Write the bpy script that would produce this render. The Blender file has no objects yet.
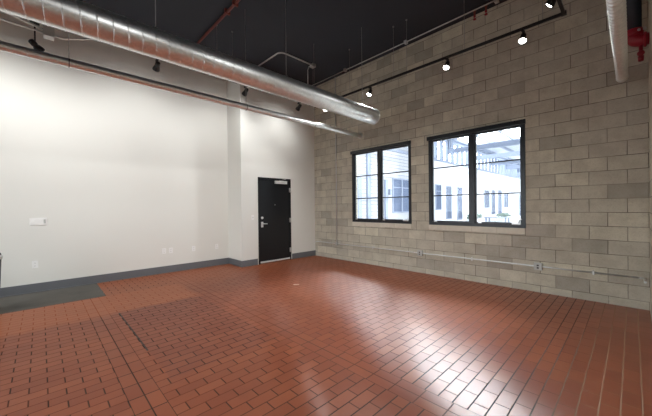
import bpy, bmesh, math, random
from mathutils import Vector, Matrix
random.seed(7)
S = bpy.context.scene
COL = S.collection
PI = math.pi

# ------------------------------------------------------------------ dimensions (metres)
YB = 5.85       # inner face of the block wall
XL = -7.23      # inner face of the white wall
XD = -6.53      # face of the wall holding the door
YJ = 3.48       # where the white wall steps out
XR = 0.158      # right block wall
YN = -2.4       # wall behind the camera
ZC = 4.97       # ceiling
SILL, HEAD = 1.04, 2.84
W1 = (-5.06, -3.36)
W2 = (-2.95, -1.24)
DY0, DY1, DZ = 3.935, 4.955, 2.2
TZ = 3.97       # track height
TX = -5.55       # left track run
TY = 5.03       # back track run
TR = -0.62      # right track run

# ------------------------------------------------------------------ helpers
def lin(r, g, b):
    def f(c):
        c /= 255.0
        return c / 12.92 if c <= 0.04045 else ((c + 0.055) / 1.055) ** 2.4
    return (f(r), f(g), f(b), 1.0)

class NT:
    """small node-tree builder"""
    def __init__(self, name):
        self.m = bpy.data.materials.new(name)
        self.m.use_nodes = True
        self.t = self.m.node_tree
        self.t.nodes.clear()
        self.out = self.n('ShaderNodeOutputMaterial')
    def n(self, kind, **kw):
        nd = self.t.nodes.new(kind)
        for k, v in kw.items():
            setattr(nd, k, v)
        return nd
    def l(self, a, b):
        self.t.links.new(a, b)
    def val(self, sock, v):
        if hasattr(v, 'is_output'):
            self.l(v, sock)
        else:
            sock.default_value = v
    def math(self, op, a, b=0.0, c=None, clamp=False):
        nd = self.n('ShaderNodeMath', operation=op, use_clamp=clamp)
        self.val(nd.inputs[0], a); self.val(nd.inputs[1], b)
        if c is not None: self.val(nd.inputs[2], c)
        return nd.outputs[0]
    def mix(self, fac, a, b, blend='MIX'):
        nd = self.n('ShaderNodeMix', data_type='RGBA', blend_type=blend)
        self.val(nd.inputs[0], fac); self.val(nd.inputs[6], a); self.val(nd.inputs[7], b)
        return nd.outputs[2]
    def mixf(self, fac, a, b):
        nd = self.n('ShaderNodeMix', data_type='FLOAT')
        self.val(nd.inputs[0], fac); self.val(nd.inputs[2], a); self.val(nd.inputs[3], b)
        return nd.outputs[0]
    def noise(self, vec, scale, detail=3.0, rough=0.5):
        nd = self.n('ShaderNodeTexNoise')
        self.l(vec, nd.inputs['Vector'])
        nd.inputs['Scale'].default_value = scale
        nd.inputs['Detail'].default_value = detail
        nd.inputs['Roughness'].default_value = rough
        return nd.outputs['Fac']
    def ramp(self, fac, stops):
        nd = self.n('ShaderNodeValToRGB')
        el = nd.color_ramp.elements
        while len(el) < len(stops): el.new(0.5)
        for e, (p, c) in zip(el, stops):
            e.position = p; e.color = c
        self.l(fac, nd.inputs[0])
        return nd.outputs[0]
    def smooth(self, v, a, b, lo=0.0, hi=1.0):
        nd = self.n('ShaderNodeMapRange', interpolation_type='SMOOTHSTEP')
        self.val(nd.inputs[0], v)
        for i, x in zip((1, 2, 3, 4), (a, b, lo, hi)): nd.inputs[i].default_value = x
        return nd.outputs[0]
    def comb(self, x, y, z=0.0):
        nd = self.n('ShaderNodeCombineXYZ')
        self.val(nd.inputs[0], x); self.val(nd.inputs[1], y); self.val(nd.inputs[2], z)
        return nd.outputs[0]
    def pos(self):
        g = self.n('ShaderNodeNewGeometry')
        s = self.n('ShaderNodeSeparateXYZ')
        self.l(g.outputs['Position'], s.inputs[0])
        return g.outputs['Position'], s.outputs[0], s.outputs[1], s.outputs[2]
    def brick(self, vec, w, h, mortar, offset=0.5, smooth=0.1, c1=(0, 0, 0, 1), c2=(1, 1, 1, 1)):
        nd = self.n('ShaderNodeTexBrick', offset=offset, offset_frequency=2, squash=1.0)
        self.l(vec, nd.inputs['Vector'])
        nd.inputs['Color1'].default_value = c1
        nd.inputs['Color2'].default_value = c2
        nd.inputs['Mortar'].default_value = (0.5, 0.5, 0.5, 1)
        nd.inputs['Scale'].default_value = 1.0
        nd.inputs['Mortar Size'].default_value = mortar
        nd.inputs['Mortar Smooth'].default_value = smooth
        nd.inputs['Bias'].default_value = 0.0
        nd.inputs['Brick Width'].default_value = w
        nd.inputs['Row Height'].default_value = h
        return nd.outputs['Color'], nd.outputs['Fac']
    def bsdf(self, color=(0.8, 0.8, 0.8, 1), rough=0.5, metal=0.0, spec=0.5, normal=None, emis=None, estr=0.0, coat=0.0, crough=0.1):
        b = self.n('ShaderNodeBsdfPrincipled')
        self.val(b.inputs['Base Color'], color)
        self.val(b.inputs['Roughness'], rough)
        self.val(b.inputs['Metallic'], metal)
        self.val(b.inputs['Specular IOR Level'], spec)
        b.inputs['Coat Weight'].default_value = coat
        b.inputs['Coat Roughness'].default_value = crough
        if normal is not None: self.l(normal, b.inputs['Normal'])
        if emis is not None:
            b.inputs['Emission Color'].default_value = emis
            b.inputs['Emission Strength'].default_value = estr
        self.l(b.outputs[0], self.out.inputs[0])
        return self.m
    def bump(self, h, strength=0.3, dist=0.01, normal=None):
        nd = self.n('ShaderNodeBump')
        nd.inputs['Strength'].default_value = strength
        nd.inputs['Distance'].default_value = dist
        self.l(h, nd.inputs['Height'])
        if normal is not None: self.l(normal, nd.inputs['Normal'])
        return nd.outputs[0]

def plain(name, col, rough=0.5, metal=0.0, spec=0.5, var=0.06, scale=12.0, emis=None, estr=0.0, coat=0.0):
    k = NT(name)
    p, x, y, z = k.pos()
    nz = k.noise(p, scale)
    dark = (col[0] * (1 - var), col[1] * (1 - var), col[2] * (1 - var), 1)
    lite = (min(1, col[0] * (1 + var)), min(1, col[1] * (1 + var)), min(1, col[2] * (1 + var)), 1)
    c = k.mix(nz, dark, lite)
    r = k.math('MULTIPLY_ADD', nz, 0.08, rough - 0.04, clamp=True)
    return k.bsdf(c, r, metal, spec, emis=emis, estr=estr, coat=coat)

# ------------------------------------------------------------------ materials
def mat_block(name):
    k = NT(name)
    p, x, y, z = k.pos()
    # along-wall coordinate: x on the back wall, y on the right wall (their normals pick which)
    g = k.n('ShaderNodeNewGeometry'); sn = k.n('ShaderNodeSeparateXYZ'); k.l(g.outputs['True Normal'], sn.inputs[0])
    side = k.math('GREATER_THAN', k.math('ABSOLUTE', sn.outputs[0]), 0.7)
    u = k.mixf(side, k.math('SUBTRACT', x, 0.155), k.math('SUBTRACT', y, YB))
    v = k.math('SUBTRACT', z, 0.11)
    wob = k.math('MULTIPLY_ADD', k.noise(p, 3.0), 0.012, -0.006)
    vec = k.comb(k.math('ADD', u, wob), k.math('ADD', v, wob))
    tint, mort = k.brick(vec, 0.4, 0.2, 0.005, smooth=0.3)
    big = k.noise(p, 0.55, 2.0)
    mid = k.noise(p, 5.0, 4.0, 0.6)
    fine = k.noise(p, 70.0, 3.0, 0.7)
    tv = k.n('ShaderNodeRGBToBW'); k.l(tint, tv.inputs[0])
    base = k.ramp(tv.outputs[0], [(0.0, lin(172, 166, 153)), (0.2, lin(202, 196, 179)), (0.75, lin(211, 205, 186)), (1.0, lin(228, 222, 201))])
    base = k.mix(k.math('MULTIPLY', k.smooth(big, 0.35, 0.65), 0.35), base, lin(200, 190, 178))
    base = k.mix(k.smooth(mid, 0.3, 0.75, 0.0, 0.32), base, lin(142, 130, 110))
    base = k.mix(k.smooth(fine, 0.45, 0.8, 0.0, 0.35), base, lin(136, 124, 106))
    jn = k.noise(p, 2.2, 3.0)
    jc = k.mix(k.smooth(jn, 0.4, 0.6), lin(104, 96, 86), lin(158, 150, 136))
    base = k.mix(k.math('MULTIPLY', mort, 0.9), base, jc)
    # pale mortar smears along the foot of the wall
    foot = k.math('MULTIPLY', k.smooth(z, 0.14, 0.03), k.smooth(k.noise(p, 9.0, 3.0), 0.42, 0.6))
    base = k.mix(k.math('MULTIPLY', foot, 0.5), base, lin(196, 190, 178))
    h = k.math('SUBTRACT', k.math('MULTIPLY', fine, 0.25), mort)
    return k.bsdf(base, 0.9, spec=0.25, normal=k.bump(h, 0.55, 0.006))

def mat_floor(name):
    k = NT(name)
    p, x, y, z = k.pos()
    P = 0.1067
    def band(v, a, b):
        return k.math('MULTIPLY', k.math('GREATER_THAN', v, a), k.math('LESS_THAN', v, b))
    b1 = band(y, 0.455, 0.668); b2 = band(y, 1.927, 2.14)
    bands = k.math('MAXIMUM', b1, b2)
    jw = 0.005
    ux = k.math('ADD', x, 1.023 + 80 * P)
    # field tiles run along y in half bond; each field restarts at its border
    offs = k.math('MULTIPLY', k.math('LESS_THAN', y, 0.455), 0.455 + 40 * 2 * P)
    offs = k.math('ADD', offs, k.math('MULTIPLY', band(y, 0.455, 2.0), 1.93 + 40 * 2 * P))
    offs = k.math('ADD', offs, k.math('MULTIPLY', k.math('GREATER_THAN', y, 2.0), 2.565 - 40 * 2 * P))
    vy = k.math('ADD', k.math('SUBTRACT', y, offs), 200 * 2 * P)
    f_t, f_m = k.brick(k.comb(vy, ux), 2 * P, P, jw, smooth=0.25)
    # border courses: long side along x
    by = k.math('SUBTRACT', y, k.mixf(b2, 0.455, 1.927))
    bx = k.math('ADD', x, 3.25 + 40 * P)
    b_t, b_m = k.brick(k.comb(bx, by), 2 * P, P, jw, offset=0.0, smooth=0.25)
    tint = k.mix(bands, f_t, b_t)
    mort = k.mixf(bands, f_m, b_m)
    tv = k.n('ShaderNodeRGBToBW'); k.l(tint, tv.inputs[0])
    big = k.noise(p, 0.6, 3.0); mid = k.noise(p, 4.0, 4.0, 0.6); fine = k.noise(p, 90.0, 2.0, 0.7)
    tile = k.ramp(tv.outputs[0], [(0.0, lin(128, 66, 44)), (0.5, lin(138, 73, 49)), (1.0, lin(147, 81, 55))])
    tile = k.mix(k.smooth(big, 0.35, 0.7, 0.0, 0.35), tile, lin(138, 79, 52))
    tile = k.mix(k.smooth(mid, 0.45, 0.8, 0.0, 0.35), tile, lin(112, 57, 40))
    # worn, orange strip parallel to the white wall where the joints are filled flush
    worn = k.math('MULTIPLY', k.smooth(k.math('ADD', x, k.math('MULTIPLY', mid, 0.2)), -4.75, -4.95), k.smooth(x, -6.1, -5.95))
    worn = k.math('MULTIPLY', worn, k.smooth(y, 1.95, 1.8))
    far = k.math('MULTIPLY', k.smooth(y, 1.84, 1.98), k.smooth(x, -2.4, -3.4))
    hatch = k.math('MULTIPLY', band(x, -4.93, -2.7), band(y, 0.775, 1.85))
    worn2 = k.math('MAXIMUM', worn, k.math('MULTIPLY', far, 0.6))
    tile = k.mix(k.math('MULTIPLY', hatch, 0.4), tile, lin(120, 64, 48))
    tile = k.mix(k.math('MULTIPLY', worn, 0.55), tile, lin(176, 102, 63))
    # tiles more orange toward the white wall, partly its warm bounce painted in
    tile = k.mix(k.math('MULTIPLY', k.smooth(x, -5.3, -6.4), 0.45), tile, lin(176, 102, 63))
    # joints: sooty in the room, sandy in the corner by the right wall
    sand = k.smooth(k.math('ADD', x, k.math('MULTIPLY', big, 0.5)), -0.35, 0.15)
    jn = k.noise(p, 1.7, 3.0)
    jc = k.mix(sand, k.mix(k.smooth(jn, 0.4, 0.7), lin(36, 26, 24), lin(76, 56, 48)), lin(150, 116, 92))
    fx = k.math('FRACT', k.math('DIVIDE', ux, P))
    longj = k.math('MULTIPLY', k.math('MAXIMUM', k.math('LESS_THAN', fx, 0.045), k.math('GREATER_THAN', fx, 0.955)), k.math('SUBTRACT', 1.0, bands))
    east = k.smooth(x, -2.4, -1.2)
    jvis = k.mixf(longj, k.mixf(east, 1.0, 0.7), k.mixf(east, 0.5, 1.0))
    jvis = k.math('MAXIMUM', jvis, hatch)
    vis = k.math('MULTIPLY', k.math('MULTIPLY', jvis, k.smooth(jn, 0.25, 0.5, 0.55, 1.0)), k.math('SUBTRACT', 1.0, k.math('MULTIPLY', worn2, 0.85)))
    col = k.mix(k.math('MULTIPLY', mort, vis), tile, jc)
    # one open, black seam where the old hatch ended
    seam = k.math('MULTIPLY', band(y, 0.757, 0.775), band(x, -4.92, -3.4))
    col = k.mix(seam, col, lin(30, 22, 20))
    # bare concrete strip
    en = k.math('MULTIPLY_ADD', mid, 0.06, -0.03)
    conc = k.math('MULTIPLY', k.math('LESS_THAN', k.math('ADD', x, en), -6.05), k.math('LESS_THAN', k.math('ADD', y, en), 0.77))
    cc = k.mix(k.noise(p, 2.5, 5.0, 0.65), lin(72, 71, 68), lin(112, 107, 99))
    cc = k.mix(k.smooth(fine, 0.5, 0.8, 0.0, 0.3), cc, lin(150, 144, 134))
    col = k.mix(conc, col, cc)
    rough = k.math('MULTIPLY_ADD', mid, 0.05, 0.278)
    rough = k.mixf(k.math('MAXIMUM', mort, conc), rough, 0.75)
    h = k.math('SUBTRACT', k.math('MULTIPLY', mid, 0.05), k.math('MULTIPLY', mort, k.math('SUBTRACT', 1.0, k.math('MAXIMUM', conc, worn2))))
    m = k.bsdf(col, rough, spec=0.32, normal=k.bump(h, 0.3, 0.004))
    # extruded clay: fine striations along y spread the gloss sideways
    pb = [n for n in k.t.nodes if n.type == 'BSDF_PRINCIPLED'][0]
    pb.inputs['Anisotropic'].default_value = 0.96
    k.l(k.comb(1.0, 0.0, 0.0), pb.inputs['Tangent'])
    return m

def mat_paint(name, c, rough=0.62, var=0.03):
    k = NT(name)
    p, x, y, z = k.pos()
    nz = k.noise(p, 1.3, 3.0); fn = k.noise(p, 160.0, 2.0)
    col = k.mix(nz, (c[0] * (1 - var), c[1] * (1 - var), c[2] * (1 - var), 1), c)
    return k.bsdf(col, rough, spec=0.3, normal=k.bump(fn, 0.08, 0.002))

def mat_galv(name, tone=0.86, rough=0.30, metal=1.0):
    k = NT(name)
    p, x, y, z = k.pos()
    v = k.n('ShaderNodeTexVoronoi'); v.inputs['Scale'].default_value = 45.0
    k.l(p, v.inputs['Vector'])
    bw = k.n('ShaderNodeRGBToBW'); k.l(v.outputs['Color'], bw.inputs[0])
    st = k.noise(p, 2.0, 4.0, 0.6)
    c = k.mix(bw.outputs[0], (tone * 0.88, tone * 0.9, tone * 0.9, 1), (tone * 1.05, tone * 1.06, tone * 1.05, 1))
    r = k.math('MULTIPLY_ADD', bw.outputs[0], 0.10, rough)
    r = k.math('MULTIPLY_ADD', st, 0.08, r)
    return k.bsdf(c, r, metal=metal, normal=k.bump(st, 0.05, 0.01))

def mat_glass(name):
    k = NT(name)
    tr = k.n('ShaderNodeBsdfTransparent'); tr.inputs[0].default_value = (0.96, 0.98, 0.98, 1)
    gl = k.n('ShaderNodeBsdfGlossy'); gl.inputs['Roughness'].default_value = 0.02
    fr = k.n('ShaderNodeFresnel'); fr.inputs[0].default_value = 1.35
    mx = k.n('ShaderNodeMixShader')
    k.l(fr.outputs[0], mx.inputs[0]); k.l(tr.outputs[0], mx.inputs[1]); k.l(gl.outputs[0], mx.inputs[2])
    k.l(mx.outputs[0], k.out.inputs[0])
    return k.m

def mat_siding(name):
    """white outside wall: lap boards above the first windows, smooth panels further along"""
    k = NT(name)
    p, x, y, z = k.pos()
    lap = k.math('FRACT', k.math('MULTIPLY', z, 1 / 0.19))
    groove = k.smooth(lap, 0.2, 0.1)
    zone = k.math('MAXIMUM', k.math('LESS_THAN', y, 13.6), k.math('MULTIPLY', k.math('LESS_THAN', y, 17.0), k.math('GREATER_THAN', z, 3.0)))
    groove = k.math('MULTIPLY', groove, zone)
    joint = k.math('LESS_THAN', k.math('FRACT', k.math('MULTIPLY', k.math('SUBTRACT', y, 22.75), 1 / 5.1)), 0.016)
    joint = k.math('MULTIPLY', joint, k.math('GREATER_THAN', y, 17.0))
    c = k.mix(k.math('MAXIMUM', groove, k.math('MULTIPLY', joint, 0.6)), k.mix(k.math('LESS_THAN', y, 17.0), lin(226, 228, 233), lin(172, 174, 180)), lin(118, 126, 142))  # near stretch of the white wall painted greyer to offset excess light
    return k.bsdf(c, 0.8, spec=0.2)

M = {}
M['block'] = mat_block('concrete_block')
M['floor'] = mat_floor('quarry_tile')
M['white'] = mat_paint('white_wall_paint', lin(233, 231.5, 225))
M['ceiling'] = mat_paint('black_ceiling_paint', lin(56, 61, 70), 0.75, 0.15)
M['base'] = plain('grey_vinyl', lin(106, 108, 112), 0.45)
M['black'] = plain('black_powder_coat', lin(16, 16, 18), 0.45)
M['frame'] = plain('black_window_metal', lin(30, 32, 38), 0.35)
M['door'] = plain('black_door_paint', lin(22, 24, 28), 0.36)
M['galv'] = mat_galv('galvanised_steel')
M['galv3'] = mat_galv('dull_galvanised_pipe', 0.88, 0.30, 1.0)
M['galv2'] = mat_galv('galvanised_conduit', 0.8, 0.45)
M['alu'] = plain('bright_aluminium', lin(222, 222, 220), 0.4, 0.25)
M['steel'] = plain('brushed_steel', (0.62, 0.62, 0.62, 1), 0.34, 1.0)
M['plate'] = plain('white_plastic', lin(246, 245, 242), 0.38)
M['slot'] = plain('dark_plastic', lin(70, 68, 66), 0.5)
M['grey'] = plain('grey_metal_box', lin(196, 196, 192), 0.5, 0.2)
M['red'] = plain('red_pipe_paint', lin(116, 50, 42), 0.5)
M['red2'] = plain('red_valve_paint', lin(150, 20, 40), 0.38)
M['navy'] = plain('dark_blue_pipe_paint', lin(28, 36, 48), 0.45)
M['glass'] = mat_glass('window_glass')
M['lens'] = plain('lit_lamp_lens', (1, 1, 1, 1), 0.3, emis=(1.0, 0.96, 0.9, 1), estr=22.0)
M['sill'] = plain('pale_sill_block', lin(222, 214, 198), 0.85, var=0.12)
M['siding'] = mat_siding('white_outside_wall')
M['outmetal'] = plain('pale_blue_steel', lin(136, 146, 166), 0.6)
M['outglass'] = plain('outside_dark_glass', lin(92, 104, 128), 0.7, spec=0.1)
M['outframe'] = plain('pale_grey_trim', lin(200, 206, 216), 0.6)
M['pave'] = plain('pale_paving', lin(196, 196, 194), 0.85, var=0.1, scale=3)
M['asphalt'] = plain('grey_asphalt', lin(112, 112, 114), 0.9, var=0.15, scale=3)
M['leaf'] = plain('grey_green_leaf', lin(120, 140, 128), 0.7, var=0.3)
M['wire'] = plain('thin_steel_wire', lin(150, 150, 150), 0.45, 0.6)
M['paper'] = plain('white_paper', lin(240, 236, 226), 0.8)

# ------------------------------------------------------------------ mesh builder
class MB:
    def __init__(self):
        self.b = bmesh.new()
    def box(self, x0, x1, y0, y1, z0, z1, bevel=0.0):
        vs = [self.b.verts.new((x, y, z)) for x in (x0, x1) for y in (y0, y1) for z in (z0, z1)]
        fs = [(0, 1, 3, 2), (4, 6, 7, 5), (0, 4, 5, 1), (2, 3, 7, 6), (0, 2, 6, 4), (1, 5, 7, 3)]
        faces = [self.b.faces.new([vs[i] for i in f]) for f in fs]
        if bevel > 0:
            ed = list({e for f in faces for e in f.edges})
            bmesh.ops.bevel(self.b, geom=ed, offset=bevel, segments=2, affect='EDGES', profile=0.6)
        return self
    def cyl(self, a, b, r0, r1=None, seg=20, caps=True, smooth=True):
        r1 = r0 if r1 is None else r1
        return self.lathe(a, b, [(0, r0), (1, r1)], seg, caps, smooth)
    def lathe(self, a, b, prof, seg=24, caps=True, smooth=True):
        """profile of (t along a-b, radius)"""
        a = Vector(a); b = Vector(b); d = (b - a); L = d.length; d.normalize()
        up = Vector((0, 0, 1)) if abs(d.z) < 0.9 else Vector((1, 0, 0))
        s = d.cross(up).normalized(); t = s.cross(d).normalized()
        rings = []
        for (q, r) in prof:
            c = a + d * (L * q)
            rings.append([self.b.verts.new(c + (s * math.cos(2 * PI * i / seg) + t * math.sin(2 * PI * i / seg)) * r) for i in range(seg)])
        for A, B in zip(rings, rings[1:]):
            for i in range(seg):
                f = self.b.faces.new([A[i], A[(i + 1) % seg], B[(i + 1) % seg], B[i]]); f.smooth = smooth
        if caps:
            self.b.faces.new(list(reversed(rings[0]))); self.b.faces.new(rings[-1])
        return self
    def tube(self, pts, r, seg=10, caps=True):
        """swept tube through points, parallel transported"""
        P = [Vector(p) for p in pts]
        rings = []; nrm = None
        for i, p in enumerate(P):
            d = (P[min(i + 1, len(P) - 1)] - P[max(i - 1, 0)]).normalized()
            if nrm is None:
                up = Vector((0, 0, 1)) if abs(d.z) < 0.9 else Vector((1, 0, 0))
                nrm = d.cross(up).normalized()
            nrm = (nrm - d * nrm.dot(d)).normalized()
            bn = d.cross(nrm)
            rings.append([self.b.verts.new(p + (nrm * math.cos(2 * PI * k / seg) + bn * math.sin(2 * PI * k / seg)) * r) for k in range(seg)])
        for A, B in zip(rings, rings[1:]):
            for k in range(seg):
                f = self.b.faces.new([A[k], A[(k + 1) % seg], B[(k + 1) % seg], B[k]]); f.smooth = True
        if caps:
            self.b.faces.new(list(reversed(rings[0]))); self.b.faces.new(rings[-1])
        return self
    def sphere(self, c, r, sx=1, sy=1, sz=1):
        m = Matrix.Translation(Vector(c)) @ Matrix.Diagonal((r * sx, r * sy, r * sz, 1))
        g = bmesh.ops.create_uvsphere(self.b, u_segments=16, v_segments=10, radius=1, matrix=m)
        for v in g['verts']:
            for f in v.link_faces: f.smooth = True
        return self
    def spiral(self, x, z, y0, y1, R, pitch, rib=0.003, ribw=0.012, seg=40, wall=0.004):
        """spiral-seam duct along y: a tube with wall thickness and a raised helical lock seam"""
        n = max(2, int((y1 - y0) / 0.25))
        def ring(y, r): return [self.b.verts.new((x + r * math.cos(2 * PI * i / seg), y, z + r * math.sin(2 * PI * i / seg))) for i in range(seg)]
        outer = [ring(y0 + (y1 - y0) * k / n, R) for k in range(n + 1)]
        inner = [ring(y0 + (y1 - y0) * k / n, R - wall) for k in (0, n)]
        for A, B in zip(outer, outer[1:]):
            for i in range(seg):
                f = self.b.faces.new([A[i], B[i], B[(i + 1) % seg], A[(i + 1) % seg]]); f.smooth = True
        A, B = inner
        for i in range(seg):
            f = self.b.faces.new([A[i], A[(i + 1) % seg], B[(i + 1) % seg], B[i]]); f.smooth = True
        for O, I, fl in ((outer[0], inner[0], 0), (outer[-1], inner[1], 1)):
            for i in range(seg):
                q = [O[i], O[(i + 1) % seg], I[(i + 1) % seg], I[i]]
                self.b.faces.new(q if not fl else list(reversed(q)))
        turns = (y1 - y0 - ribw * 2) / pitch
        steps = int(turns * seg)
        prof = [(-ribw / 2, -0.0005), (-ribw * 0.3, rib), (ribw * 0.3, rib), (ribw / 2, -0.0005)]
        prev = None
        for s_ in range(steps + 1):
            a = -2 * PI * s_ / seg; yy = y0 + ribw + pitch * s_ / seg
            cur = [self.b.verts.new((x + (R + dr) * math.cos(a), yy + dy, z + (R + dr) * math.sin(a))) for dy, dr in prof]
            if prev:
                for j in range(3):
                    f = self.b.faces.new([prev[j], prev[j + 1], cur[j + 1], cur[j]]); f.smooth = True
            prev = cur
        return self
    def build(self, name, mat, parent=None, base=None):
        me = bpy.data.meshes.new(name)
        o = bpy.data.objects.new(name, me)
        COL.objects.link(o)
        off = Vector((0, 0, 0))
        if parent is not None:
            o.parent = parent
            q = parent
            while q is not None:
                off += q.location; q = q.parent
        elif base is not None:
            off = Vector(base); o.location = off
        bmesh.ops.recalc_face_normals(self.b, faces=self.b.faces)
        if off.length > 0:
            bmesh.ops.translate(self.b, verts=self.b.verts, vec=-off)
        self.b.to_mesh(me); self.b.free()
        me.materials.append(mat)
        return o

def tag(o, label=None, cat=None, group=None, kind=None):
    if label: o['label'] = label
    if cat: o['category'] = cat
    if group: o['group'] = group
    if kind: o['kind'] = kind
    return o
def thing(name, loc, label, cat, group=None):
    o = bpy.data.objects.new(name, None)
    o.empty_display_size = 0.1
    COL.objects.link(o); o.location = loc
    return tag(o, label, cat, group)
def struct(o, label=None, cat=None):
    o['kind'] = 'structure'
    if label: o['label'] = label
    if cat: o['category'] = cat
    return o
def struct_empty(name, loc, label, cat):
    o = bpy.data.objects.new(name, None); o.empty_display_size = 0.1
    COL.objects.link(o); o.location = loc
    return struct(o, label, cat)
def dup(root, loc, rotz=0.0, label=None):
    r = root.copy(); COL.objects.link(r)
    r.location = loc; r.rotation_euler = (0, 0, rotz)
    if label: r['label'] = label
    for ch in list(root.children):
        c = ch.copy(); COL.objects.link(c); c.parent = r
        for g in list(ch.children):
            d = g.copy(); COL.objects.link(d); d.parent = c
    return r
def arc(c, r, a0, a1, u, v, n=8):
    c = Vector(c); u = Vector(u); v = Vector(v)
    return [c + u * (r * math.cos(a0 + (a1 - a0) * i / n)) + v * (r * math.sin(a0 + (a1 - a0) * i / n)) for i in range(n + 1)]

# ------------------------------------------------------------------ room shell
struct(MB().box(XL - 0.2, XR + 0.2, YN - 0.2, YB + 0.2, -0.2, 0.0).build('floor', M['floor']), 'red quarry tile floor with a bare concrete strip', 'floor')
struct(MB().box(XL - 0.2, XR + 0.2, YN - 0.2, YB + 0.2, ZC, ZC + 0.2).build('ceiling', M['ceiling']), 'high flat ceiling painted black', 'ceiling')
w = MB()
w.box(XL - 0.2, XL, YN - 0.2, YJ, 0, ZC)
w.box(XL - 0.2, XD, YJ, DY0, 0, ZC)
w.box(XL - 0.2, XD, DY1, YB, 0, ZC)
w.box(XL - 0.2, XD, DY0, DY1, DZ, ZC)
w.box(XL - 0.2, XD - 0.12, DY0, DY1, 0, DZ)
struct(w.build('wall_left', M['white']), 'white painted wall that steps out around the black door', 'wall')
w = MB()
xs = [XL - 0.2, W1[0], W1[1], W2[0], W2[1], XR + 0.2]
for i in range(5):
    if i in (1, 3):
        w.box(xs[i], xs[i + 1], YB, YB + 0.2, 0, SILL); w.box(xs[i], xs[i + 1], YB, YB + 0.2, HEAD, ZC)
    else:
        w.box(xs[i], xs[i + 1], YB, YB + 0.2, 0, ZC)
struct(w.build('wall_back', M['block']), 'tan concrete block wall with two black windows', 'wall')
struct(MB().box(XR, XR + 0.2, YN - 0.2, YB, 0, ZC).build('wall_right', M['block']), 'concrete block wall at the right edge', 'wall')
FW = (-6.6, -0.4, 0.25, 2.6)
w = MB()
w.box(XL, FW[0], YN - 0.2, YN, 0, ZC); w.box(FW[1], XR, YN - 0.2, YN, 0, ZC)
w.box(FW[0], FW[1], YN - 0.2, YN, 0, FW[2]); w.box(FW[0], FW[1], YN - 0.2, YN, FW[3], ZC)
struct(w.build('wall_front', M['white']), 'white wall behind the viewer', 'wall')

# baseboards, grey vinyl cove
def cove(name, boxes):
    m = MB()
    for b in boxes: m.box(*b)
    return struct(m.build(name, M['base']), 'grey vinyl cove base along the white wall', 'baseboard')
t_ = 0.012
cove('baseboard_left', [(XL, XL + t_, YN, YJ, 0, 0.152), (XL, XL + 0.03, YN, YJ, 0, 0.012)])
cove('baseboard_step', [(XL + t_, XD + t_, YJ - t_, YJ, 0, 0.152), (XD, XD + t_, YJ, DY0 - 0.03, 0, 0.152)])
cove('baseboard_corner', [(XD, XD + t_, DY1 + 0.03, YB, 0, 0.152)])

# ------------------------------------------------------------------ windows
def window(n, x0, x1, where, label):
    root = struct_empty('window_%d' % n, ((x0 + x1) / 2, YB, SILL), label, 'window')
    f = MB(); d0, d1 = YB - 0.012, YB + 0.085; t = 0.058
    f.box(x0, x0 + t, d0, d1, SILL, HEAD); f.box(x1 - t, x1, d0, d1, SILL, HEAD)
    f.box(x0 + t, x1 - t, d0, d1, SILL, SILL + t + 0.01); f.box(x0 + t, x1 - t, d0, d1, HEAD - t, HEAD)
    f.build('window_frame', M['frame'], root)
    xm = (x0 + x1) / 2
    MB().box(xm - 0.047, xm + 0.047, d0 + 0.006, d1, SILL + t + 0.01, HEAD - t).build('mullion', M['frame'], root)
    MB().box(x0 - 0.02, x1 + 0.01, YB - 0.05, YB - 0.012, HEAD - 0.055, HEAD + 0.02, 0.004).build('head_trim', M['frame'], root)
    for (a, b) in ((x0 + t, xm - 0.047), (xm + 0.047, x1 - t)):
        s = 0.022
        m = MB()   # sash
        m.box(a, a + s, YB + 0.02, YB + 0.07, SILL + t, HEAD - t); m.box(b - s, b, YB + 0.02, YB + 0.07, SILL + t, HEAD - t)
        m.box(a + s, b - s, YB + 0.02, YB + 0.07, SILL + t + 0.01, SILL + t + 0.03); m.box(a + s, b - s, YB + 0.02, YB + 0.07, HEAD - t - 0.022, HEAD - t)
        m.build('sash', M['frame'], root)
        for z in (1.637, 2.205):
            MB().box(a + s, b - s, YB + 0.03, YB + 0.06, z - 0.011, z + 0.011).build('glazing_bar', M['frame'], root)
        MB().box(a + s, b - s, YB + 0.042, YB + 0.048, SILL + t + 0.03, HEAD - t - 0.022).build('pane', M['glass'], root)
        # latch and crank on the bottom rail
        MB().box(a + 0.06, a + 0.12, YB - 0.03, YB - 0.012, SILL + 0.06, SILL + 0.085, 0.004).build('latch', M['steel'], root)
    c = MB().box(x1 - 0.2, x1 - 0.07, YB - 0.035, YB - 0.012, SILL + 0.055, SILL + 0.09, 0.006)
    c.tube([(x1 - 0.1, YB - 0.03, SILL + 0.08), (x1 - 0.08, YB - 0.05, SILL + 0.13), (x1 - 0.05, YB - 0.055, SILL + 0.15)], 0.008)
    c.build('crank_handle', M['steel'], root)
    # course of thin pale blocks under the window
    s = MB(); w_ = (x1 - x0) / 4
    for i in range(4):
        s.box(x0 - 0.01 + i * w_ + 0.003, x0 - 0.01 + (i + 1) * w_ - 0.003, YB - 0.012, YB, SILL - 0.105, SILL - 0.004, 0.003)
    o = s.build('trim_%d' % n, M['sill']); struct(o, 'pale thin sill blocks under the %s window' % where, 'sill')
window(1, W1[0], W1[1], 'left', 'black framed window nearer the white wall, lapped siding outside')
window(2, W2[0], W2[1], 'right', 'black framed window nearer the right corner, courtyard roof beams outside')
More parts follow.
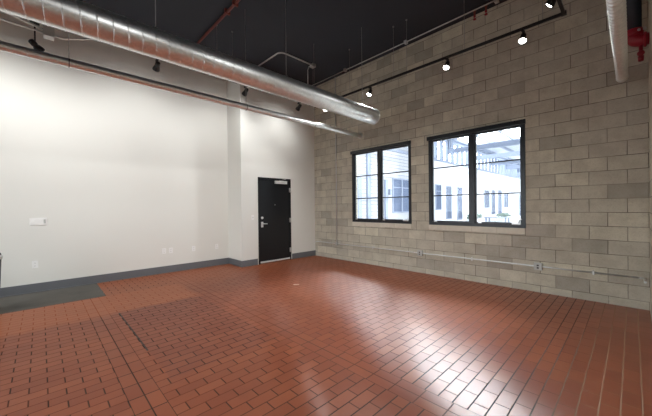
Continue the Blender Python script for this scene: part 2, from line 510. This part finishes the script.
# unseen window added behind the viewer as a source of fill light
root = struct_empty('window_3', ((FW[0] + FW[1]) / 2, YN, FW[2]), 'wide unseen window added behind the viewer for fill light', 'window')
f = MB()
for i in range(5):
    xx = FW[0] + (FW[1] - FW[0] - 0.06) * i / 4
    f.box(xx, xx + 0.06, YN - 0.15, YN - 0.05, FW[2], FW[3])
f.box(FW[0], FW[1], YN - 0.15, YN - 0.05, FW[2], FW[2] + 0.06); f.box(FW[0], FW[1], YN - 0.15, YN - 0.05, FW[3] - 0.06, FW[3])
f.build('window_frame', M['frame'], root)
MB().box(FW[0] + 0.03, FW[1] - 0.03, YN - 0.103, YN - 0.097, FW[2] + 0.03, FW[3] - 0.03).build('pane', M['glass'], root)

# ------------------------------------------------------------------ door
d = struct_empty('door_1', (XD, (DY0 + DY1) / 2, 0), 'black steel door with silver closer and lever in the white wall', 'door')
f = MB()
f.box(XD - 0.1, XD + 0.012, DY0, DY0 + 0.045, 0, DZ); f.box(XD - 0.1, XD + 0.012, DY1 - 0.03, DY1, 0, DZ)
f.box(XD - 0.1, XD + 0.012, DY0 + 0.045, DY1 - 0.03, DZ - 0.045, DZ)
f.build('door_frame', M['door'], d)
pan = MB().box(XD - 0.055, XD - 0.008, DY0 + 0.049, DY1 - 0.034, 0.012, DZ - 0.05, 0.002).build('door_panel', M['door'], d)
h = MB()
h.box(XD - 0.008, XD - 0.002, 4.02, 4.085, 0.93, 1.07, 0.002)
h.cyl((XD - 0.004, 4.052, 1.02), (XD + 0.045, 4.052, 1.02), 0.014)
h.tube([(XD + 0.045, 4.045, 1.02), (XD + 0.05, 4.08, 1.02), (XD + 0.048, 4.17, 1.015)], 0.011)
h.build('lever_handle', M['alu'], d)
MB().lathe((XD - 0.008, 4.052, 1.17), (XD + 0.02, 4.052, 1.17), [(0, 0.033), (0.5, 0.033), (0.6, 0.026), (1, 0.022)]).build('deadbolt', M['alu'], d)
MB().lathe((XD - 0.008, 4.445, 1.5), (XD - 0.002, 4.445, 1.5), [(0, 0.012), (1, 0.009)]).build('peephole', M['steel'], d)
cl = MB().box(XD - 0.008, XD + 0.05, 4.43, 4.81, 2.055, 2.135, 0.006).build('door_closer', M['alu'], d)
a_ = MB(); a_.tube([(XD + 0.03, 4.58, 2.135), (XD + 0.12, 4.66, 2.165), (XD + 0.015, 4.78, 2.18)], 0.009)
a_.cyl((XD + 0.03, 4.58, 2.13), (XD + 0.03, 4.58, 2.15), 0.018)
a_.build('closer_arm', M['steel'], cl)
for z in (0.27, 1.08, 1.9):
    MB().cyl((XD + 0.016, DY1 - 0.032, z - 0.06), (XD + 0.016, DY1 - 0.032, z + 0.06), 0.012).box(XD + 0.008, XD + 0.013, DY1 - 0.06, DY1 - 0.005, z - 0.06, z + 0.06).build('hinge', M['steel'], d)
MB().box(XD - 0.01, XD + 0.012, DY0 + 0.055, DY1 - 0.04, 0.02, 0.06, 0.003).build('door_sweep', M['alu'], d)

# ------------------------------------------------------------------ plates on the white wall
def outlet(y, z, label):
    o = thing('wall_outlet', (XL, y, z), label, 'outlet', 'white outlet plates low on the white wall')
    MB().box(XL, XL + 0.008, y - 0.04, y + 0.04, z - 0.062, z + 0.062, 0.003).build('cover_plate', M['plate'], o)
    for dz in (-0.025, 0.025):
        r = MB().lathe((XL + 0.006, y, z + dz), (XL + 0.0105, y, z + dz), [(0, 0.0175), (1, 0.0165)], 16).build('receptacle', M['plate'], o)
        MB().box(XL + 0.0095, XL + 0.0112, y - 0.008, y - 0.005, z + dz - 0.007, z + dz + 0.007).box(XL + 0.0095, XL + 0.0112, y + 0.005, y + 0.008, z + dz - 0.006, z + dz + 0.006).build('slots', M['slot'], r)
    return o
o1 = outlet(-0.076, 0.482, 'white outlet plate below the wide switch plate near the left edge')
dup(o1, (XL, 1.966, 0.49), 0, 'white outlet plate left of a pair, mid wall near the baseboard')
dup(o1, (XL, 2.105, 0.488), 0, 'white outlet plate right of a pair, mid wall near the baseboard')
dup(o1, (XL, 2.604, 0.476), 0, 'lone white outlet plate between the pair and the last plate before the step')
dup(o1, (XL, 3.165, 0.472), 0, 'white outlet plate closest to where the white wall steps out')
sw = thing('switch_plate', (XL, -0.027, 1.228), 'wide white four gang switch plate at chest height on white wall', 'switch')
MB().box(XL, XL + 0.01, -0.138, 0.084, 1.165, 1.291, 0.003).build('cover_plate', M['plate'], sw)
for i in range(4):
    yy = -0.108 + 0.0535 * i
    MB().box(XL + 0.009, XL + 0.014, yy - 0.014, yy + 0.014, 1.193, 1.262, 0.002).build('rocker', M['plate'] if i < 3 else M['grey'], sw)
ts = thing('light_switch', (XD, 3.78, 1.19), 'small single light switch left of the black door', 'switch')
MB().box(XD, XD + 0.007, 3.745, 3.815, 1.13, 1.25, 0.003).build('cover_plate', M['plate'], ts)
MB().box(XD + 0.006, XD + 0.018, 3.772, 3.788, 1.175, 1.205, 0.002).build('toggle', M['grey'], ts)

# ------------------------------------------------------------------ ducts
DX, DZc, DR, DE = -3.7, 3.28, 0.152, 4.98
du = thing('spiral_duct', (DX, 1.5, DZc), 'large round galvanised spiral duct hung across the room', 'duct')
MB().spiral(DX, DZc, YN, DE - 0.03, DR, 0.127).build('duct_body', M['galv'], du)
c = MB()
c.lathe((DX, DE - 0.04, DZc), (DX, DE, DZc), [(0, DR + 0.001), (0.55, DR + 0.002), (0.6, DR + 0.006), (1, DR + 0.006), (1, DR - 0.01), (0.2, DR - 0.012)], 40, caps=False)
c.build('end_collar', M['galv'], du)
for y in (-1.4, 0.95, 2.75, 4.6):
    s = MB(); s.cyl((DX, y, DZc + DR), (DX, y, ZC), 0.005, seg=8)
    s.box(DX - 0.02, DX + 0.02, y - 0.015, y + 0.015, DZc + DR - 0.004, DZc + DR + 0.03, 0.003)
    s.build('hanger', M['wire'], du)
PX, PZ, PR = -4.78, 3.225, 0.052
pd = thing('spiral_pipe', (PX, 1.5, PZ), 'slim galvanised spiral pipe below the big duct, running along white wall', 'pipe')
MB().spiral(PX, PZ, YN, YB, PR, 0.127, rib=0.002, ribw=0.010, seg=24, wall=0.003).build('pipe_body', M['galv3'], pd)
MB().lathe((PX, YB - 0.02, PZ), (PX, YB, PZ), [(0, PR + 0.004), (0.2, PR + 0.022), (1, PR + 0.022)], 24, caps=False).build('wall_flange', M['galv2'], pd)
for y in (-0.32, 0.27, 2.66, 4.3):
    s = MB(); s.cyl((PX, y, PZ + PR), (PX, y, ZC), 0.004, seg=8)
    s.lathe((PX, y - 0.006, PZ), (PX, y + 0.006, PZ), [(0, PR + 0.001), (0, PR + 0.003), (1, PR + 0.003), (1, PR + 0.001)], 24, caps=False)
    s.build('hanger', M['wire'], pd)
QX, QZ, QR = -0.083, 3.07, 0.0525
qd = thing('spiral_pipe', (QX, 1.5, QZ), 'slim galvanised spiral pipe overhead in the right corner beside red valve', 'pipe')
MB().spiral(QX, QZ, YN, 5.44, QR, 0.062, rib=0.0055, ribw=0.02, seg=24, wall=0.003).build('pipe_body', M['galv'], qd)
MB().lathe((QX, 5.40, QZ), (QX, 5.45, QZ), [(0, QR + 0.003), (0.6, QR + 0.004), (0.7, QR + 0.009), (1, QR + 0.009), (1, QR - 0.008)], 24, caps=False).build('end_collar', M['galv2'], qd)
for y in (0.6, 3.6):
    MB().cyl((QX, y, QZ + QR), (QX, y, ZC), 0.004, seg=8).build('hanger', M['wire'], qd)

# ------------------------------------------------------------------ lighting track and heads
tr = thing('lighting_track', (TX, TY, TZ), 'black U-shaped lighting track hung on wires under the ceiling', 'light track')
hw = 0.018
MB().box(TX - hw, TX + hw, YN + 0.6, TY - hw, TZ - 0.018, TZ + 0.018, 0.003).build('track_rail', M['black'], tr)
MB().box(TX - hw, TR + hw, TY - hw, TY + hw, TZ - 0.018, TZ + 0.018, 0.003).build('track_rail', M['black'], tr)
MB().box(TR - hw, TR + hw, YN + 0.6, TY - hw, TZ - 0.018, TZ + 0.018, 0.003).build('track_rail', M['black'], tr)
for (x, y) in ((TX, TY), (TR, TY)):
    MB().box(x - 0.03, x + 0.03, y - 0.03, y + 0.03, TZ - 0.021, TZ + 0.021, 0.003).build('corner_connector', M['black'], tr)
for (x, y) in ((TX, 0.4), (TX, 2.48), (TX, 2.8), (TX, 4.95), (-4.4, TY), (-3.25, TY), (-2.96, TY), (-1.9, TY), (-0.85, TY), (TR, 2.6), (TR, 0.3)):
    m = MB(); m.cyl((x, y, TZ + 0.018), (x, y, ZC), 0.003, seg=6); m.cyl((x, y, ZC - 0.02), (x, y, ZC), 0.016, seg=12)
    m.build('suspension_wire', M['wire'], tr)

def head(loc, label, group, tilt, stem=0.05, lit=True):
    """track head aimed along local +x, tilted down"""
    o = thing('track_spotlight', loc, label, 'lamp', group)
    x, y, z = loc
    z0 = z - 0.018
    MB().box(x - 0.05, x + 0.05, y - 0.016, y + 0.016, z0 - 0.03, z0, 0.004).build('track_adapter', M['black'], o)
    m = MB(); m.cyl((x, y, z0 - 0.03), (x, y, z0 - 0.03 - stem), 0.009, seg=12)
    pv = Vector((x, y, z0 - 0.03 - stem))
    m.sphere(pv, 0.016)
    m.build('stem', M['black'], o)
    dr = Vector((math.cos(tilt), 0, -math.sin(tilt)))
    back = pv - dr * 0.07 + Vector((0, 0, -0.03)); front = pv + dr * 0.085 + Vector((0, 0, -0.03))
    b = MB().lathe(back, front, [(0, 0.018), (0.03, 0.03), (0.1, 0.036), (0.42, 0.038), (0.5, 0.03), (0.56, 0.04), (0.85, 0.054), (1.0, 0.056), (1.0, 0.05), (0.9, 0.047)], 24, caps=False)
    b.lathe(back, back + dr * 0.002, [(0, 0.018), (1, 0.018)], 24)
    b.build('lamp_head', M['black'], o)
    MB().lathe(front - dr * 0.02, front - dr * 0.006, [(0, 0.046), (0.6, 0.04), (1.0, 0.028)], 24).build('lens', M['lens'], o)['label'] = 'glowing white lens'
    return o, front, dr
def spot(name, p, dr, power, ang, blend=0.5, r=0.05, color=(0.97, 0.985, 0.985)):
    L = bpy.data.lights.new(name, 'SPOT')
    L.energy = power; L.spot_size = math.radians(ang); L.spot_blend = blend; L.shadow_soft_size = r; L.color = color
    o = bpy.data.objects.new(name, L); COL.objects.link(o)
    o.location = p
    o.rotation_euler = Vector(dr).to_track_quat('-Z', 'Y').to_euler()
    return o

T_WALL, T_ROOM, T_SIDE = math.radians(33), math.radians(58), math.radians(46)
P_WALL, P_BACK, P_RIGHT = 62.0, 60.0, 120.0
# wall washers on the left run (aim -x)
ha, _, _ = head((TX, 1.44, TZ), 'black spot on the track over white wall, second from the left edge', 'track spots aimed at the white wall', T_WALL)
ha.rotation_euler = (0, 0, PI)
left_heads = [1.44, 3.085, 4.5]
dup(ha, (TX, 3.085, TZ), PI, 'black spot on the track above where the white wall steps out')
dup(ha, (TX, 4.5, TZ), PI, 'black spot on the track nearest the back corner, above the black door')
dup(ha, (TX, -1.2, TZ), PI, 'black spot on the track beyond the left edge')
# the long stemmed head nearest the viewer
hl, _, _ = head((TX, -0.03, TZ), 'black spot on a long stem just above the slim pipe, leftmost lamp', 'track spots aimed at the white wall', T_WALL, stem=0.25)
hl.rotation_euler = (0, 0, PI * 0.72)
for y, dz in ((1.44, 0.0), (3.085, 0.0), (4.5, 0.0), (-1.2, 0.0), (-0.03, 0.20)):
    dr = Vector((-math.cos(T_WALL), 0, -math.sin(T_WALL)))
    p = Vector((TX, y, TZ - 0.128 - dz)) + dr * 0.1
    spot('wall_washer_beam', p, dr, P_WALL * (0.4 if y > 4 else 0.75 if y > 3 else 1.0), 125, 0.9)
# back run (aim -y, towards the room)
hb, _, _ = head((-3.835, TY, TZ), 'lit spot above the left window beside the end of the big duct', 'lit spots on the track along the block wall', T_ROOM)
hb.rotation_euler = (0, 0, -PI / 2)
dup(hb, (-5.173, TY, TZ), -PI / 2, 'lit spot peeking from under the big duct near the back corner')
dup(hb, (-2.191, TY, TZ), -PI / 2, 'lit spot above the right window, middle of the track on block wall')
dup(hb, (-1.083, TY, TZ), -PI / 2, 'lit spot on the block wall track nearest its right bend')
for x in (-5.173, -3.835, -2.191, -1.083):
    dr = Vector((0, -math.cos(T_ROOM), -math.sin(T_ROOM)))
    p = Vector((x, TY, TZ - 0.128)) + dr * 0.1
    spot('room_beam', p, dr, P_BACK, 120, 0.6)
# right run (aim -x across the room)
hr, _, _ = head((TR, 4.35, TZ), 'lit spot at the top edge, on the short track run from the right bend', 'lit spots on the right track run', T_SIDE)
hr.rotation_euler = (0, 0, PI)
for y in (2.6, 0.9, -0.8):
    dup(hr, (TR, y, TZ), PI, 'lit spot further along the right track run out of view')
for y in (4.35, 2.6, 0.9, -0.8):
    dr = Vector((-math.cos(T_SIDE), 0, -math.sin(T_SIDE)))
    p = Vector((TR, y, TZ - 0.128)) + dr * 0.1
    spot('cross_beam', p, dr, P_RIGHT * (0.55 if y < 1 else 0.6 if y > 4 else 1.0), 92, 0.7)

# ------------------------------------------------------------------ conduits and pipes
c = thing('outlet_conduit', (-3.2, YB - 0.03, 0.43), 'long thin galvanised conduit low along the block wall with boxes', 'conduit')
yy = YB - 0.022; zc = 0.425
MB().tube([(XD + 0.02, yy, zc - 0.03), (-6.4, yy, zc), (-5.62, yy, zc), (-3.1, yy, zc), (-1.0, yy, zc), (0.06, yy, zc)] + arc((0.06, yy - 0.05, zc), 0.05, PI / 2, 0, (1, 0, 0), (0, 1, 0)) + [(0.11, yy - 0.2, zc), (0.11, yy - 0.3, zc)], 0.013).build('conduit_pipe', M['galv2'], c)
MB().tube([(-5.62, yy, zc), (-5.62, yy, 2.5), (-5.62, yy, ZC - 0.004)], 0.012).build('riser', M['galv2'], c)
for x, s in ((-5.62, 0.035), (-3.153, 0.055), (-1.071, 0.055)):
    b = MB().box(x - s, x + s, YB - 0.052, YB - 0.002, zc - s * 1.05, zc + s * 1.05, 0.005).build('junction_box', M['grey'], c)
    if s > 0.05:
        m = MB()
        for dz in (-0.02, 0.02):
            m.box(x - 0.014, x + 0.014, YB - 0.055, YB - 0.05, zc + dz - 0.012, zc + dz + 0.012, 0.001)
        m.build('receptacle', M['slot'], b)
for x in (-4.4, -2.1, -0.4):
    MB().box(x - 0.012, x + 0.012, YB - 0.04, YB - 0.002, zc - 0.03, zc + 0.03, 0.003).build('strap', M['galv2'], c)
# conduit on ceiling along the block wall
c = thing('electrical_conduit', (-3, 5.66, 4.95), 'thin conduit clipped under the ceiling along the top of the block wall', 'conduit')
MB().tube([(XD + 0.004, 5.68, ZC - 0.03), (-3, 5.66, ZC - 0.03), (XR - 0.004, 5.62, ZC - 0.03)], 0.012).build('conduit_pipe', M['galv2'], c)
for x in (-5.1, -3.35, -1.6, -0.5):
    MB().box(x - 0.03, x + 0.03, 5.62, 5.7, ZC - 0.065, ZC - 0.002, 0.004).build('clamp', M['galv2'], c)
# bent conduit over the duct
c = thing('electrical_conduit', (-5.48, 3.95, 4.95), 'bent grey conduit on the ceiling dropping behind the big duct', 'conduit')
zz = ZC - 0.03
pts = [(XD + 0.005, 3.92, zz), (-5.62, 3.92, zz)] + arc((-5.62, 4.06, zz), 0.14, -PI / 2, 0, (1, 0, 0), (0, 1, 0)) + [(-5.48, 4.4, zz), (-5.48, 4.88, zz)]
MB().tube(pts, 0.017).build('conduit_pipe', M['galv2'], c)
MB().box(-5.54, -5.42, 4.84, 4.94, ZC - 0.08, ZC - 0.002, 0.006).build('junction_box', M['galv2'], c)
MB().tube([(-5.47, 4.86, zz - 0.04)] + arc((-5.5, 4.78, zz - 0.06), 0.06, PI / 2, PI, (0, 0, 1), (0, 1, 0))[::-1][:0] + [(-5.5, 4.78, zz - 0.06), (-5.5, 4.74, zz - 0.16), (-5.5, 4.74, TZ + 0.06)], 0.012).build('drop', M['galv2'], c)
# box and flexible leads over the first lamp
c = thing('junction_box', (-5.45, -0.02, 3.85), 'grey junction box with conduits above the leftmost lamp behind the duct', 'box')
MB().box(TX + 0.05, TX + 0.18, 0.05, 0.16, 3.74, 3.86, 0.005).build('box_body', M['grey'], c)
MB().tube([(TX + 0.12, 0.055, 3.79), (TX + 0.13, -0.3, 3.80), (TX, -0.8, 3.83), (TX, -1.9, 3.85)], 0.013).build('conduit_lead', M['galv2'], c)
MB().tube([(TX + 0.12, 0.055, 3.83), (TX + 0.13, -0.25, 3.9), (TX + 0.12, -0.7, 3.98), (TX + 0.12, -1.9, 4.0)], 0.013).build('conduit_lead', M['galv2'], c)
MB().tube([(TX + 0.11, 0.155, 3.79), (TX + 0.09, 0.25, 3.80), (TX + 0.09, 0.45, 3.87), (TX + 0.09, 0.8, 4.02)], 0.013).build('conduit_lead', M['galv2'], c)
MB().cyl((TX + 0.09, 0.08, 3.86), (TX + 0.09, 0.08, ZC - 0.003), 0.008, seg=8).build('support_rod', M['wire'], c)
# red fire main along the ceiling
c = thing('fire_pipe', (-3.5, 2.43, 4.93), 'dark red sprinkler pipe under the black ceiling above the duct', 'pipe')
MB().tube([(XL + 0.004, 2.43, ZC - 0.05), (-3, 2.43, ZC - 0.05), (XR - 0.004, 2.43, ZC - 0.05)], 0.024, seg=14).build('pipe_run', M['red'], c)
for x in (-5.0, -4.7, -2.6):
    MB().box(x - 0.02, x + 0.02, 2.38, 2.48, ZC - 0.085, ZC - 0.002, 0.004).build('pipe_clamp', M['red'], c)
for x, lb in ((-1.97, 'small red sprinkler head over the block wall, left of the two'), (-1.78, 'small red sprinkler head over the block wall, right of the two')):
    s = thing('ceiling_sprinkler', (x, 5.7, ZC), lb, 'sprinkler', 'red sprinkler heads at the ceiling')
    MB().lathe((x, 5.7, ZC), (x, 5.7, ZC - 0.1), [(0, 0.03), (0.15, 0.03), (0.2, 0.018), (1, 0.016)], 14).build('drop_pipe', M['red'], s)
    m = MB(); m.lathe((x, 5.7, ZC - 0.1), (x, 5.7, ZC - 0.17), [(0, 0.02), (0.3, 0.02), (0.4, 0.008), (0.85, 0.008), (0.88, 0.026), (1, 0.026)], 14)
    m.build('deflector', M['red2'], s)
# riser and red valve in the right corner
RX, RY = 0.018, 5.5
c = thing('sprinkler_riser', (RX, RY, 3.6), 'dark blue sprinkler riser with bright red elbow valve in the top right corner', 'pipe')
MB().cyl((RX, RY, 3.6), (RX, RY, ZC - 0.002), 0.078, seg=28).build('riser_pipe', M['navy'], c)
m = MB()
m.lathe((RX, RY, 3.65), (RX, RY, 3.57), [(0, 0.088), (0.2, 0.094), (0.8, 0.094), (1, 0.085)], 28)
m.tube(arc((RX + 0.075, RY, 3.575), 0.075, PI, PI * 1.5, (1, 0, 0), (0, 0, 1)) + [(RX + 0.11, RY, 3.5), (XR, RY, 3.5)], 0.072, seg=20)
m.build('elbow', M['red2'], c)
MB().lathe((XR - 0.05, RY, 3.5), (XR - 0.02, RY, 3.5), [(0, 0.082), (0.2, 0.092), (0.8, 0.092), (1, 0.082)], 28).build('coupling', M['red2'], c)
m = MB()
for a in range(2):
    m.cyl((RX + 0.05 + 0.05 * a, RY - 0.09, 3.61), (RX + 0.05 + 0.05 * a, RY - 0.06, 3.61), 0.016, seg=10)
m.build('bolt', M['steel'], c)
m = MB(); m.cyl((0.085, RY, 3.45), (0.085, RY, 3.3), 0.02, seg=14); m.sphere((0.085, RY, 3.34), 0.036); m.cyl((0.085, RY, 3.3), (0.085, RY, 3.24), 0.03, 0.024, seg=14)
m.build('drain_valve', M['red2'], c)

# ------------------------------------------------------------------ bin at the left edge, scrap on the floor
bx, by = -6.25, -0.61
b = thing('waste_bin', (bx, by, 0), 'black bin with grey rim at the left edge of the concrete strip', 'bin')
MB().lathe((bx, by, 0), (bx, by, 0.74), [(0, 0.17), (0.03, 0.18), (1, 0.205)], 32).build('bin_body', M['black'], b)
MB().lathe((bx, by, 0.74), (bx, by, 0.80), [(0, 0.214), (0.7, 0.218), (1, 0.205)], 32).build('rim', M['grey'], b)
MB().lathe((bx, by, 0.80), (bx, by, 0.87), [(0, 0.205), (0.3, 0.2), (0.8, 0.12), (1, 0.03)], 32).build('lid', M['black'], b)
s = MB(); s.b.faces.new([s.b.verts.new(v) for v in ((-4.37, 3.36, 0.004), (-4.30, 3.44, 0.004), (-4.26, 3.41, 0.006), (-4.33, 3.33, 0.004))])
bmesh.ops.solidify(s.b, geom=s.b.faces[:], thickness=0.002)
tag(s.build('paper_scrap', M['paper'], base=(-4.31, 3.385, 0.004)), 'small white paper scrap on the red tile floor', 'paper')

# ------------------------------------------------------------------ outside: courtyard seen through the windows
EX = -9.5
struct(MB().box(-30, 30, YB + 0.2, 60, -0.25, -0.05).build('courtyard_ground', M['pave']), 'pale paving of the courtyard outside', 'ground')
struct(MB().box(-40, 40, -60, YN - 0.2, -0.25, -0.05).build('light_block_ground', M['asphalt']), 'unseen ground added outside the rear fill window', 'ground')  # unseen ground added to stop light rising through the rear window
e = thing('building', (EX, 25, 0), 'white courtyard building with dark narrow windows outside the glass', 'building')
MB().box(EX - 0.3, EX, YB + 0.25, 50, -0.05, 4.6).box(EX - 0.3, EX, YB + 0.25, 16.8, 4.7, 8.6).build('outer_wall', M['siding'], e)  # tall near part added out of view, hides sky from the floor reflection
MB().box(EX - 0.3, EX + 0.08, YB + 0.25, 50, 4.56, 4.7).build('ledge', M['outmetal'], e)
MB().box(EX - 0.3, EX, YB + 0.25, 50, 6.2, 6.6).build('top_beam', M['outmetal'], e)
y = 17.05
while y < 45:
    MB().box(EX - 0.2, EX, y, y + 0.22, 4.7, 6.2).build('clerestory_post', M['outmetal'], e); y += 0.95
for (a, b_, z0, z1) in ((14.42, 16.39, 1.05, 3.05), (19.71, 20.59, 1.13, 2.94), (21.4, 22.32, 0.43, 2.9), (23.38, 24.33, 0.31, 2.9), (29.47, 30.84, 1.18, 2.86), (31.5, 32.53, 0.53, 2.92), (33.57, 34.66, 0.46, 3.0), (35.45, 37.05, 1.16, 2.74), (41.6, 42.5, 0.1, 2.75)):
    f = MB(); t = 0.07
    f.box(EX, EX + 0.06, a, a + t, z0, z1); f.box(EX, EX + 0.06, b_ - t, b_, z0, z1); f.box(EX, EX + 0.06, a + t, b_ - t, z0, z0 + t); f.box(EX, EX + 0.06, a + t, b_ - t, z1 - t, z1)
    f.box(EX, EX + 0.05, a + t, b_ - t, z0 + (z1 - z0) * 0.72, z0 + (z1 - z0) * 0.72 + 0.05)
    if b_ - a > 1.5: f.box(EX, EX + 0.06, (a + b_) / 2 - 0.05, (a + b_) / 2 + 0.05, z0, z1)
    fo = f.build('window', M['outmetal'], e)
    MB().box(EX + 0.005, EX + 0.02, a + t, b_ - t, z0 + t, z1 - t).build('pane', M['outglass'], fo)
for a, b_ in ((11.26, 11.57), (12.05, 12.3), (13.62, 13.84)):
    MB().box(EX, EX + 0.12, a, b_, -0.05, 4.56 if b_ - a < 0.3 and a < 13 else 2.9).build('downpipe', M['outmetal'], e)
l = MB().box(EX, EX + 0.16, 14.02, 14.2, 2.07, 2.4, 0.02).build('wall_lamp', M['outmetal'], e)
ca = thing('courtyard_roof', (-2, 25, 5.3), 'pale steel roof frame of beams and rafters over the courtyard', 'roof')
for yb_ in (12.4, 17.2, 22.0, 26.8, 31.6, 36.4, 41.2):
    MB().box(EX, 8, yb_ - 0.15, yb_ + 0.15, 5.3, 5.62).build('beam', M['outmetal'], ca)
x = EX + 0.1
while x < 6:
    MB().box(x - 0.06, x + 0.06, 10, 45, 6.4, 6.6).build('rafter', M['outmetal'], ca); x += 1.55
for yb_ in (12.4, 17.2, 22.0, 26.8, 31.6, 36.4, 41.2):
    MB().box(EX + 0.02, EX + 0.2, yb_ - 0.1, yb_ + 0.1, 5.62, 6.4).box(5.8, 6.0, yb_ - 0.1, yb_ + 0.1, -0.05, 5.3).build('post', M['outmetal'], ca)
MB().box(EX, -7.2, YB + 0.25, 15.0, 6.7, 6.85).build('sky_shade_panel', M['outmetal'], ca)  # added out of view to shade the near wall from the sky
for ya_, yz_ in ((15.0, 23.0), (27.0, 34.0), (36.0, 48.0)): MB().box(EX, 8, ya_, yz_, 6.6, 6.75).build('sky_shade_panel', M['outmetal' if ya_ < 20 else 'outframe'], ca)  # added to block sky light; the darker first one trims the floor reflection
pt = thing('patio_table', (-5.4, 18.9, -0.05), 'pale table standing in the courtyard outside the right window', 'table')
MB().box(-6.0, -4.8, 18.5, 19.3, 0.70, 0.75, 0.01).build('tabletop', M['outmetal'], pt)
for x in (-5.9, -4.9):
    for y in (18.6, 19.2):
        MB().box(x - 0.04, x + 0.04, y - 0.04, y + 0.04, -0.05, 0.70).build('leg', M['outmetal'], pt)
for i, (px, py, lb) in enumerate(((-8.4, 24.0, 'long planter box in front of the dark windows outside'), (-7.9, 29.5, 'long planter box further down the courtyard'))):
    pl = thing('planter_box', (px, py, -0.05), lb, 'planter')
    MB().box(px - 0.3, px + 0.3, py - 1.2, py + 1.2, -0.05, 0.4, 0.02).build('box', M['outframe'], pl)
    m = MB()
    for q in range(60):
        m.sphere((px + random.uniform(-0.25, 0.25), py + random.uniform(-1.1, 1.1), 0.45 + random.uniform(0, 0.25)), random.uniform(0.06, 0.12), 1, 1, 0.7)
    m.build('foliage', M['leaf'], pl)

# ------------------------------------------------------------------ daylight
W = bpy.data.worlds.new('World'); S.world = W; W.use_nodes = True
nt = W.node_tree; nt.nodes.clear()
bg = nt.nodes.new('ShaderNodeBackground'); bg.inputs[0].default_value = (0.92, 0.96, 1.0, 1); bg.inputs[1].default_value = 1.0
# bright overcast sky; bright lobe added to make the window reflection on the floor
tc = nt.nodes.new('ShaderNodeTexCoord'); sx_ = nt.nodes.new('ShaderNodeVectorMath'); sx_.operation = 'DOT_PRODUCT'; nt.links.new(tc.outputs['Generated'], sx_.inputs[0])
sx_.inputs[1].default_value = Vector((-2.0, 5.85, 3.9)).normalized()
mr = nt.nodes.new('ShaderNodeMapRange'); mr.interpolation_type = 'SMOOTHSTEP'
for i_, v_ in enumerate((0.90, 0.985, 4.5, 58.0)): mr.inputs[i_ + 1].default_value = v_
nt.links.new(sx_.outputs['Value'], mr.inputs[0]); nt.links.new(mr.outputs[0], bg.inputs[1])
wo = nt.nodes.new('ShaderNodeOutputWorld'); nt.links.new(bg.outputs[0], wo.inputs[0])
def portal(name, loc, sx, sz, rot):
    L = bpy.data.lights.new(name, 'AREA'); L.shape = 'RECTANGLE'; L.size = sx; L.size_y = sz
    L.cycles.is_portal = True
    o = bpy.data.objects.new(name, L); COL.objects.link(o); o.location = loc; o.rotation_euler = rot
portal('window_portal', ((W1[0] + W1[1]) / 2, YB + 0.16, (SILL + HEAD) / 2), 1.7, 1.8, (-PI / 2, 0, 0))
portal('window_portal', ((W2[0] + W2[1]) / 2, YB + 0.16, (SILL + HEAD) / 2), 1.7, 1.8, (-PI / 2, 0, 0))
portal('window_portal', ((FW[0] + FW[1]) / 2, YN - 0.18, (FW[2] + FW[3]) / 2), FW[1] - FW[0], FW[3] - FW[2], (PI / 2, 0, 0))

sl = bpy.data.lights.new('fill_sun', 'SUN'); sl.energy = 2.5; sl.angle = 0.02; sl.color = (1.0, 0.97, 0.93)  # added to brighten the courtyard wall, runs parallel to the room windows
so = bpy.data.objects.new('fill_sun', sl); COL.objects.link(so)
so.rotation_euler = Vector((-0.8, 0.0, -0.6)).to_track_quat('-Z', 'Y').to_euler()

# ------------------------------------------------------------------ camera
cam = bpy.data.cameras.new('Camera'); co = bpy.data.objects.new('Camera', cam); COL.objects.link(co)
cam.sensor_fit = 'HORIZONTAL'; cam.sensor_width = 36.0; cam.lens = 36.0 * 295.8 / 652.0
cam.clip_start = 0.02; cam.clip_end = 200
yaw, roll, pitch = math.radians(46.0), math.radians(0.6), math.radians(-0.2)
F = Vector((-math.sin(yaw) * math.cos(pitch), math.cos(yaw) * math.cos(pitch), math.sin(pitch)))
R = Vector((math.cos(yaw), math.sin(yaw), 0)); U = R.cross(F)
R2 = R * math.cos(roll) - U * math.sin(roll); U2 = U * math.cos(roll) + R * math.sin(roll)
mw = Matrix((( R2.x, U2.x, -F.x, 0), (R2.y, U2.y, -F.y, 0), (R2.z, U2.z, -F.z, 1.43), (0, 0, 0, 1)))
co.matrix_world = mw
S.camera = co

S.cycles.use_denoising = True
S.cycles.max_bounces = 10
S.cycles.diffuse_bounces = 5
S.cycles.sample_clamp_indirect = 60.0
S.view_settings.view_transform = 'Standard'
S.view_settings.look = 'None'
S.view_settings.gamma = 1.0
S.view_settings.exposure = 0.32
S.view_settings.use_curve_mapping = False
